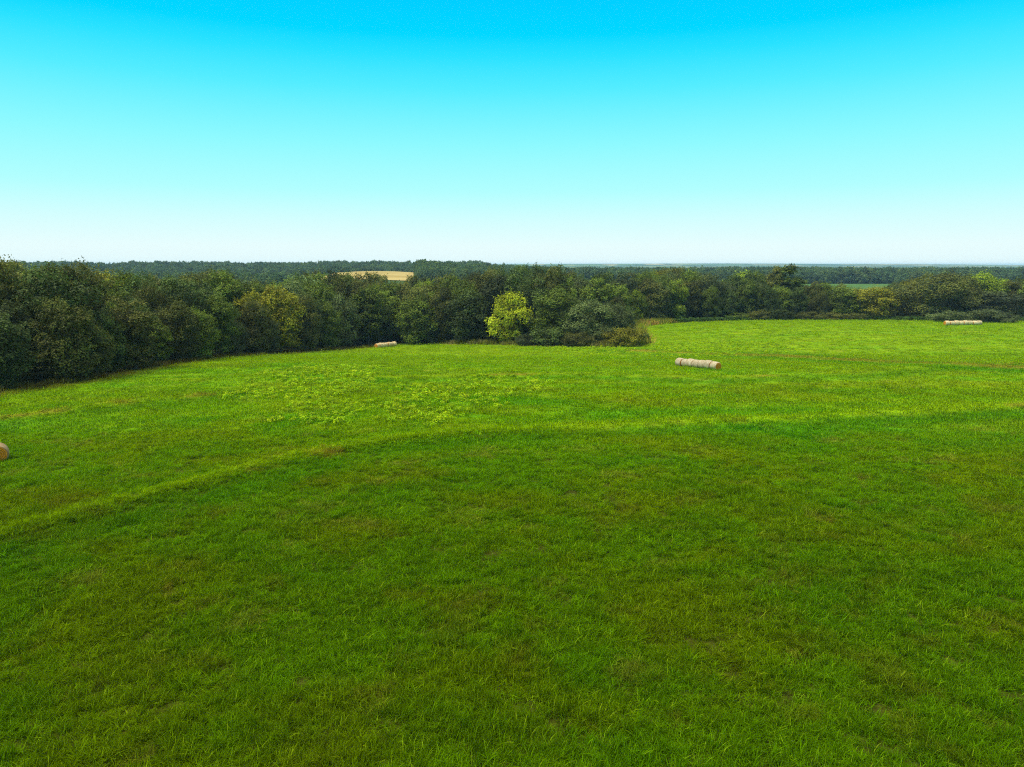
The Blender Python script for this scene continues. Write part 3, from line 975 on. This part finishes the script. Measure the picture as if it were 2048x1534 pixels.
# the dead-limbed tree at the left wood's edge
dx_, dy_ = hit(432, 713, ground_z)
dz_ = float(ground_z(np.array([dx_]), np.array([dy_]))[0])
do = bpy.data.objects.new("dead_tree", None); COL.objects.link(do)
do.location = (dx_, dy_, dz_)
r = np.random.default_rng(5)
ts = [tube([(0, 0, -0.3), (0.1, 0.05, 2), (-0.1, 0.1, 4), (0.2, 0, 6.2)], [0.15, 0.11, 0.08, 0.03], 7)]
tips = []
for k in range(13):
    h0 = r.uniform(2.0, 6.0); an = r.uniform(0, 6.28); L = r.uniform(1.4, 3.2)
    d = np.array((math.cos(an), math.sin(an) * 0.8 - 0.3, r.uniform(0.1, 0.7))); d /= np.linalg.norm(d)
    s = np.array((0.1, 0.05, h0)); e = s + d * L
    ts.append(tube([s, (s + e) / 2 + r.normal(size=3) * 0.15, e], [0.07, 0.045, 0.018], 5)); tips.append(e)
    for _ in range(3):
        f = s + (e - s) * r.uniform(0.4, 0.9); e2 = f + d * 0.6 + r.normal(size=3) * 0.55
        ts.append(tube([f, e2], [0.03, 0.012], 4))
V, F = join_tubes(ts)
link("trunk", mesh_np("trunk", V, F, True, None, M_DEADBARK), do)
P = np.concatenate([t_ + r.normal(size=(60, 3)) * (0.5, 0.5, 0.35) for t_ in tips[:8]])
dc = link("crown", leaves_to_mesh("crown_dead", P, r.normal(size=P.shape) + (0, 0, .5), r.uniform(.18, .4, len(P)), r.uniform(0.2, 1, len(P)), M_CROWN, r), do)
dc.color = (0.20, 0.17, 0.02, 1)
tag(do, "half-dead tree with bare pale limbs and yellow leaf tufts at the left wood's edge", "tree", "trees of the left wood")

# ------------------------------------------------------------------ distant woods (one mass each)


def far_mesh(name, seed, H=16, Rr=6.0):
    return crown_mesh(name, seed, H=H, Rr=Rr, base=0.05, n_lobes=18, per=70, leaf=1.25, spiky=2, mat=M_FARCROWN)[0]


FARP = proto_collection("far_tree", [far_mesh("far_tree", 900 + i) for i in range(5)])


TOP = CAM_Z + 6


def far_wood(name, n, fn_xy, hmin, hmax, label, seed, tint=(0.058, 0.100, 0.030)):
    r = np.random.default_rng(seed)
    x, y = fn_xy(r, n)
    ok = np.ones(len(x), bool)
    for P in FAR_FIELDS: ok &= ~(inside(x, y, P) & (y < 1130))
    ok &= (np.abs(x) < 0.80 * y + 60)
    x, y = x[ok], y[ok]; n = len(x)
    z = ground_z(x, y) - 0.3
    s = (hmin + (hmax - hmin) * r.random(n) ** 1.3) * (0.8 + 0.4 * fbm(x / 45, y / 45, seed + 40, 2)) / 16.0
    scl = np.stack([s * r.uniform(0.8, 1.2, n)] * 2 + [s], -1)
    rot = np.zeros((n, 3)); rot[:, 2] = r.uniform(0, 6.28, n)
    tv = np.array(tint) * r.uniform(0.6, 1.5, (n, 1)) * np.array((1, 1, 1)) + r.uniform(0, 1, (n, 1)) ** 3 * np.array((0.05, 0.05, 0))
    global TOP
    TOP = max(TOP, float((z + s * 16).max()))
    scatter(name, np.stack([x, y, z], -1), rot, scl, r.integers(0, 5, n), tv, FARP, label, "woodland")
    print(name, n)


def poly_fill(px_poly, jitter=0.0):
    P = [hit(u, v, ground_z) for u, v in px_poly]
    x0, x1 = min(p[0] for p in P), max(p[0] for p in P); y0, y1 = min(p[1] for p in P), max(p[1] for p in P)

    def f(r, n):
        x = r.uniform(x0, x1, n); y = r.uniform(y0, y1, n)
        m = inside(x, y, P)
        return x[m], y[m]
    return f


def box_fill(x0, x1, y0, y1, thr=0.0, seed=0, sx=200, sy=120):
    def f(r, n):
        x = r.uniform(x0, x1, n); y = r.uniform(y0, y1, n)
        m = fbm(x / sx, y / sy, seed, 3) > thr
        return x[m], y[m]
    return f


def wedge_fill(u0, u1, y0, y1):
    def f(r, n):
        y = r.uniform(y0, y1, n)
        return (r.uniform(u0, u1, n) - 1024) / FOC * y, y
    return f


far_wood("ridge_woods", 9000, box_fill(-1300, -30, 1180, 1700, 0.30, 401), 12, 20, "blue-green wooded ridge along the left skyline", 1)
far_wood("valley_woods", 5200, box_fill(-760, -230, 620, 1120, 0.46, 402), 10, 17, "clumps of woodland between the pale far fields", 2)
far_wood("hill_woods", 1600, wedge_fill(838, 1010, 780, 1100), 12, 20, "dark wooded hill right of the straw-coloured field", 6)
far_wood("plain_woods", 12000, box_fill(-20, 1150, 930, 1500, 0.30, 403), 11, 22, "bluish belt of distant woodland behind the right wood", 3)
far_wood("hedgerow_woods", 3000, box_fill(60, 900, 560, 900, 0.60, 404), 8, 13, "scattered distant trees before the bluish wood belt", 4)
far_wood("horizon_woods", 9000, box_fill(-2600, 3200, 1800, 4200, 0.55, 405, 500, 200), 7, 12, "hazy scattered woods near the horizon", 5)

# ------------------------------------------------------------------ grasses and weeds


def blades(name, seed, n, rad, hmin, hmax, wid, tuss, mat, droop=0.55, segs=3, spread=0.16):
    r = np.random.default_rng(seed)
    tc_ = r.normal(size=(tuss, 2)) * rad * 0.5
    V = []; F = []; L = []
    for i in range(n):
        c = tc_[r.integers(0, tuss)]
        b = np.array((c[0] + r.normal() * spread, c[1] + r.normal() * spread, -0.03))
        az = r.uniform(0, 6.28); h = r.uniform(hmin, hmax)
        d = np.array((math.cos(az), math.sin(az), 0)); s = np.array((-math.sin(az), math.cos(az), 0))
        ln = abs(r.normal()) * 0.28 + 0.08; dr = droop * r.uniform(0.2, 1.5)
        w = wid * r.uniform(0.7, 1.3)
        o = len(V)
        for k in range(segs + 1):
            q = k / segs
            p = b + np.array((0, 0, 1)) * h * (q - 0.38 * dr * q ** 2.6) + d * h * (ln * q + dr * 0.6 * q * q)
            ww = w * (1 - q ** 1.6) + 0.002
            V.append(p - s * ww * 0.5); V.append(p + s * ww * 0.5)
        lv = np.clip(0.42 + 0.22 * r.normal() + (0.35 if r.random() < 0.05 else 0), 0, 1)
        for k in range(segs):
            F.append((o + 2 * k, o + 2 * k + 1, o + 2 * k + 3, o + 2 * k + 2)); L.append(lv)
    return mesh_np(name, np.array(V), np.array(F), False, {'lv': L}, mat)


GR_NEAR = proto_collection("grass_tuft", [blades("grass_tuft", 20 + i, 120, 0.60, 0.17, 0.50, 0.019, 5, M_GRASS, 0.8, 4, 0.11) for i in range(8)])
GR_FAR = proto_collection("grass_patch", [blades("grass_patch", 60 + i, 46, 1.0, 0.12, 0.30, 0.045, 8, M_GRASS, 0.7, 2, 0.3) for i in range(6)])


def field_points(r, y0, y1, dens, margin=10):
    xm = 0.745 * y1 + margin
    n = int(2 * xm * (y1 - y0) * dens)
    x = r.uniform(-xm, xm, n); y = r.uniform(y0, y1, n)
    m = np.abs(x) < 0.745 * y + margin
    x, y = x[m], y[m]
    m = inside(x, y, FIELD)
    return x[m], y[m]


def slope_rot(x, y, r, tilt=0.12):
    n = len(x)
    rot = r.normal(size=(n, 3)) * tilt
    rot[:, 2] = r.uniform(0, 6.28, n)
    return rot


def grass(name, bands, protos, npro, label, seed, hs, ws, bright=1.0):
    r = np.random.default_rng(seed)
    X = []; Y = []
    for y0, y1, dn in bands:
        x, y = field_points(r, y0, y1, dn); X.append(x); Y.append(y)
    x = np.concatenate(X); y = np.concatenate(Y)
    gap = fbm(x / 1.3, y / 1.3, 500, 3)
    gap = fbm(x / 0.8, y / 0.8, 500, 2)
    low = r.random(n0 := len(x)) < (0.45 if name == 'tall_grass' else 0.0)
    keep = (gap > (0.38 if name == 'tall_grass' else 0.28)) | low
    x, y, low = x[keep], y[keep], low[keep]
    n = len(x)
    z = ground_z(x, y)
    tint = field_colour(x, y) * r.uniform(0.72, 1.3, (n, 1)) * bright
    # taller and thinner by patch
    hp = 0.7 + 0.75 * fbm(x / 5, y / 4, 510, 3)
    s = ws(y) * r.uniform(0.8, 1.25, n)
    scl = np.stack([s, s, hs(y) * np.where(low, 0.45, hp) * r.uniform(0.8, 1.25, n)], -1)
    scatter(name, np.stack([x, y, z], -1), slope_rot(x, y, r), scl, r.integers(0, npro, n), tint, protos, label, "grass")
    print(name, n)


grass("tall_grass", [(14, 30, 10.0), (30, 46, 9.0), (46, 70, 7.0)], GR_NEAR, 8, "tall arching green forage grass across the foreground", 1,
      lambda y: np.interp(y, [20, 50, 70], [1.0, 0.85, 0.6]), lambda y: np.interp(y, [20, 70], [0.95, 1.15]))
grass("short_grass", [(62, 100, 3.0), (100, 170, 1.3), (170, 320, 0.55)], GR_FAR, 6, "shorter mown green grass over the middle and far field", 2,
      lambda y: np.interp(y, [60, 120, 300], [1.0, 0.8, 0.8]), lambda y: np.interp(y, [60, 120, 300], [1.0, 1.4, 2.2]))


def weed_mesh(name, seed, n=30, h=0.5, leaf=0.18):
    r = np.random.default_rng(seed)
    q = np.sqrt(r.random(n)) * 0.32; a_ = r.uniform(0, 6.28, n)
    P = np.stack([q * np.cos(a_), q * np.sin(a_), h * (0.35 + 0.65 * r.random(n)) * (1 - 0.8 * q)], -1)
    N = r.normal(size=(n, 3)) * 0.55 + np.array((0, 0, 1.0))
    return leaves_to_mesh(name, P, N, leaf * r.uniform(0.7, 1.4, n), r.random(n), M_WEED, r, 0.7)


WEEDP = proto_collection("weed", [weed_mesh("weed", 700 + i) for i in range(4)])
TALLP = proto_collection("tall_weed", [blades("tall_weed", 720 + i, 40, 0.7, 0.6, 1.25, 0.06, 5, M_GRASS, 0.5, 3, 0.2) for i in range(4)])


def px_scatter(name, px_polys, n, protos, npro, tint_fn, scl, label, cat, seed, thr=0.42, ns=4.0, world_pts=None):
    r = np.random.default_rng(seed)
    X = []; Y = []
    for pp, dens in px_polys:
        P = [hit(u, v, zbase) for u, v in pp]
        x0, x1 = min(p[0] for p in P), max(p[0] for p in P); y0, y1 = min(p[1] for p in P), max(p[1] for p in P)
        k = int((x1 - x0) * (y1 - y0) * dens)
        x = r.uniform(x0, x1, k); y = r.uniform(y0, y1, k)
        m = inside(x, y, P); X.append(x[m]); Y.append(y[m])
    if world_pts is not None:
        wx, wy = world_pts(r); X.append(wx); Y.append(wy)
    x = np.concatenate(X); y = np.concatenate(Y)
    m = fbm(x / ns, y / ns, seed + 900, 3) > thr
    x, y = x[m], y[m]
    n = len(x)
    s = r.uniform(scl[0], scl[1], n)
    scatter(name, np.stack([x, y, ground_z(x, y)], -1), slope_rot(x, y, r, 0.15), np.stack([s, s, s * r.uniform(0.8, 1.2, n)], -1), r.integers(0, npro, n),
            tint_fn(r, x, y), protos, label, cat)
    print(name, n)


px_scatter("field_weeds", [
    ([(535, 845), (600, 790), (720, 770), (860, 770), (960, 752), (1080, 752), (1120, 775), (1050, 795), (960, 830), (850, 858), (740, 840), (640, 850)], 1.6),
    ([(430, 800), (520, 745), (640, 728), (760, 735), (760, 775), (620, 800)], 1.3),
    ([(1060, 697), (1240, 695), (1460, 706), (1500, 716), (1300, 716), (1100, 706)], 1.0),
    ([(1290, 690), (1420, 684), (1540, 684), (1610, 706), (1500, 708), (1330, 702)], 1.0),
    ],
    0, WEEDP, 4, lambda r, x, y: mixc(np.array((0.20, 0.36, 0.003)), np.array((0.36, 0.46, 0.005)), r.random(len(x))) * r.uniform(0.7, 1.25, (len(x), 1)), (0.4, 1.35),
    "bright yellow-green broadleaf weeds spread in patches over the mid field", "weeds", 11)


def edge_pts(p0, p1, dens, d0, d1):
    def f(r):
        X = []; Y = []
        for i in range(p0, p1):
            (ax, ay), (bx, by) = EDGE[i], EDGE[i + 1]
            L = math.hypot(bx - ax, by - ay); k = int(L * (d1 - d0) * dens)
            t_ = r.random(k); o = r.uniform(d0, d1, k)
            nx_, ny_ = -(by - ay) / L, (bx - ax) / L
            X.append(ax + (bx - ax) * t_ + nx_ * o); Y.append(ay + (by - ay) * t_ + ny_ * o)
        return np.concatenate(X), np.concatenate(Y)
    return f


px_scatter("rusty_grass", [], 0, TALLP, 4, lambda r, x, y: mixc(np.array((0.11, 0.075, 0.015)) * r.uniform(0.6, 1.4, (len(x), 1)), np.array((0.06, 0.075, 0.012)), r.random(len(x))),
           (0.6, 1.1), "rusty brown dry grass along the foot of the left wood", "grass", 12, 0.38, 5.0, edge_pts(0, 9, 1.3, -0.6, 2.6))
px_scatter("margin_weeds", [], 0, TALLP, 4, lambda r, x, y: mixc(np.array((0.13, 0.14, 0.012)) * r.uniform(0.6, 1.4, (len(x), 1)), np.array((0.26, 0.23, 0.10)), (r.random(len(x)) < 0.2) * 1.0),
           (0.9, 1.9), "tall weeds with pale seed heads before the middle wood", "weeds", 13, 0.36, 5.0, edge_pts(9, 14, 1.0, 0.0, 5.0))
px_scatter("goldenrod", [], 0, TALLP, 4, lambda r, x, y: mixc(np.array((0.16, 0.20, 0.014)) * r.uniform(0.6, 1.4, (len(x), 1)), np.array((0.34, 0.22, 0.05)), (r.random(len(x)) < 0.3) * 1.0),
           (1.0, 2.7), "yellowish goldenrod strip curving behind the far field's left end", "weeds", 14, 0.22, 6.0, edge_pts(14, 18, 1.3, -0.5, 8.0))
px_scatter("green_brush", [], 0, WEEDP, 4, lambda r, x, y: np.array((0.055, 0.105, 0.016)) * r.uniform(0.6, 1.4, (len(x), 1)),
           (2.2, 4.2), "low dark green brush hedging the far field", "brush", 15, 0.30, 6.0, edge_pts(17, 25, 0.8, 0.0, 6.0))

# ------------------------------------------------------------------ haze
bz0, bz1 = float(GZ.min()) - 1.0, max(float(GZ.max()) + 2.0, TOP + 2.0)
print('haze', bz0, bz1)
x0, x1, y0, y1 = xs[0] - 60, xs[-1] + 60, ys[0] - 60, ys[-1] + 60
V = [(x0, y0, bz0), (x1, y0, bz0), (x1, y1, bz0), (x0, y1, bz0), (x0, y0, bz1), (x1, y0, bz1), (x1, y1, bz1), (x0, y1, bz1)]
F = [(3, 2, 1, 0), (4, 5, 6, 7), (0, 1, 5, 4), (1, 2, 6, 5), (2, 3, 7, 6), (3, 0, 4, 7)]
m, t, out = mat_new("haze_air")
pv = t.nodes.new('ShaderNodeVolumePrincipled')
pv.inputs['Color'].default_value = (0.46, 0.76, 1.0, 1)
pv.inputs['Density'].default_value = 7.5e-5
pv.inputs['Anisotropy'].default_value = 0.0
t.links.new(pv.outputs[0], out.inputs['Volume'])
tag(link("haze", mesh_np("haze", V, F, False, None, m)), "thin blue haze over the distant woods", "haze", None, 'stuff')
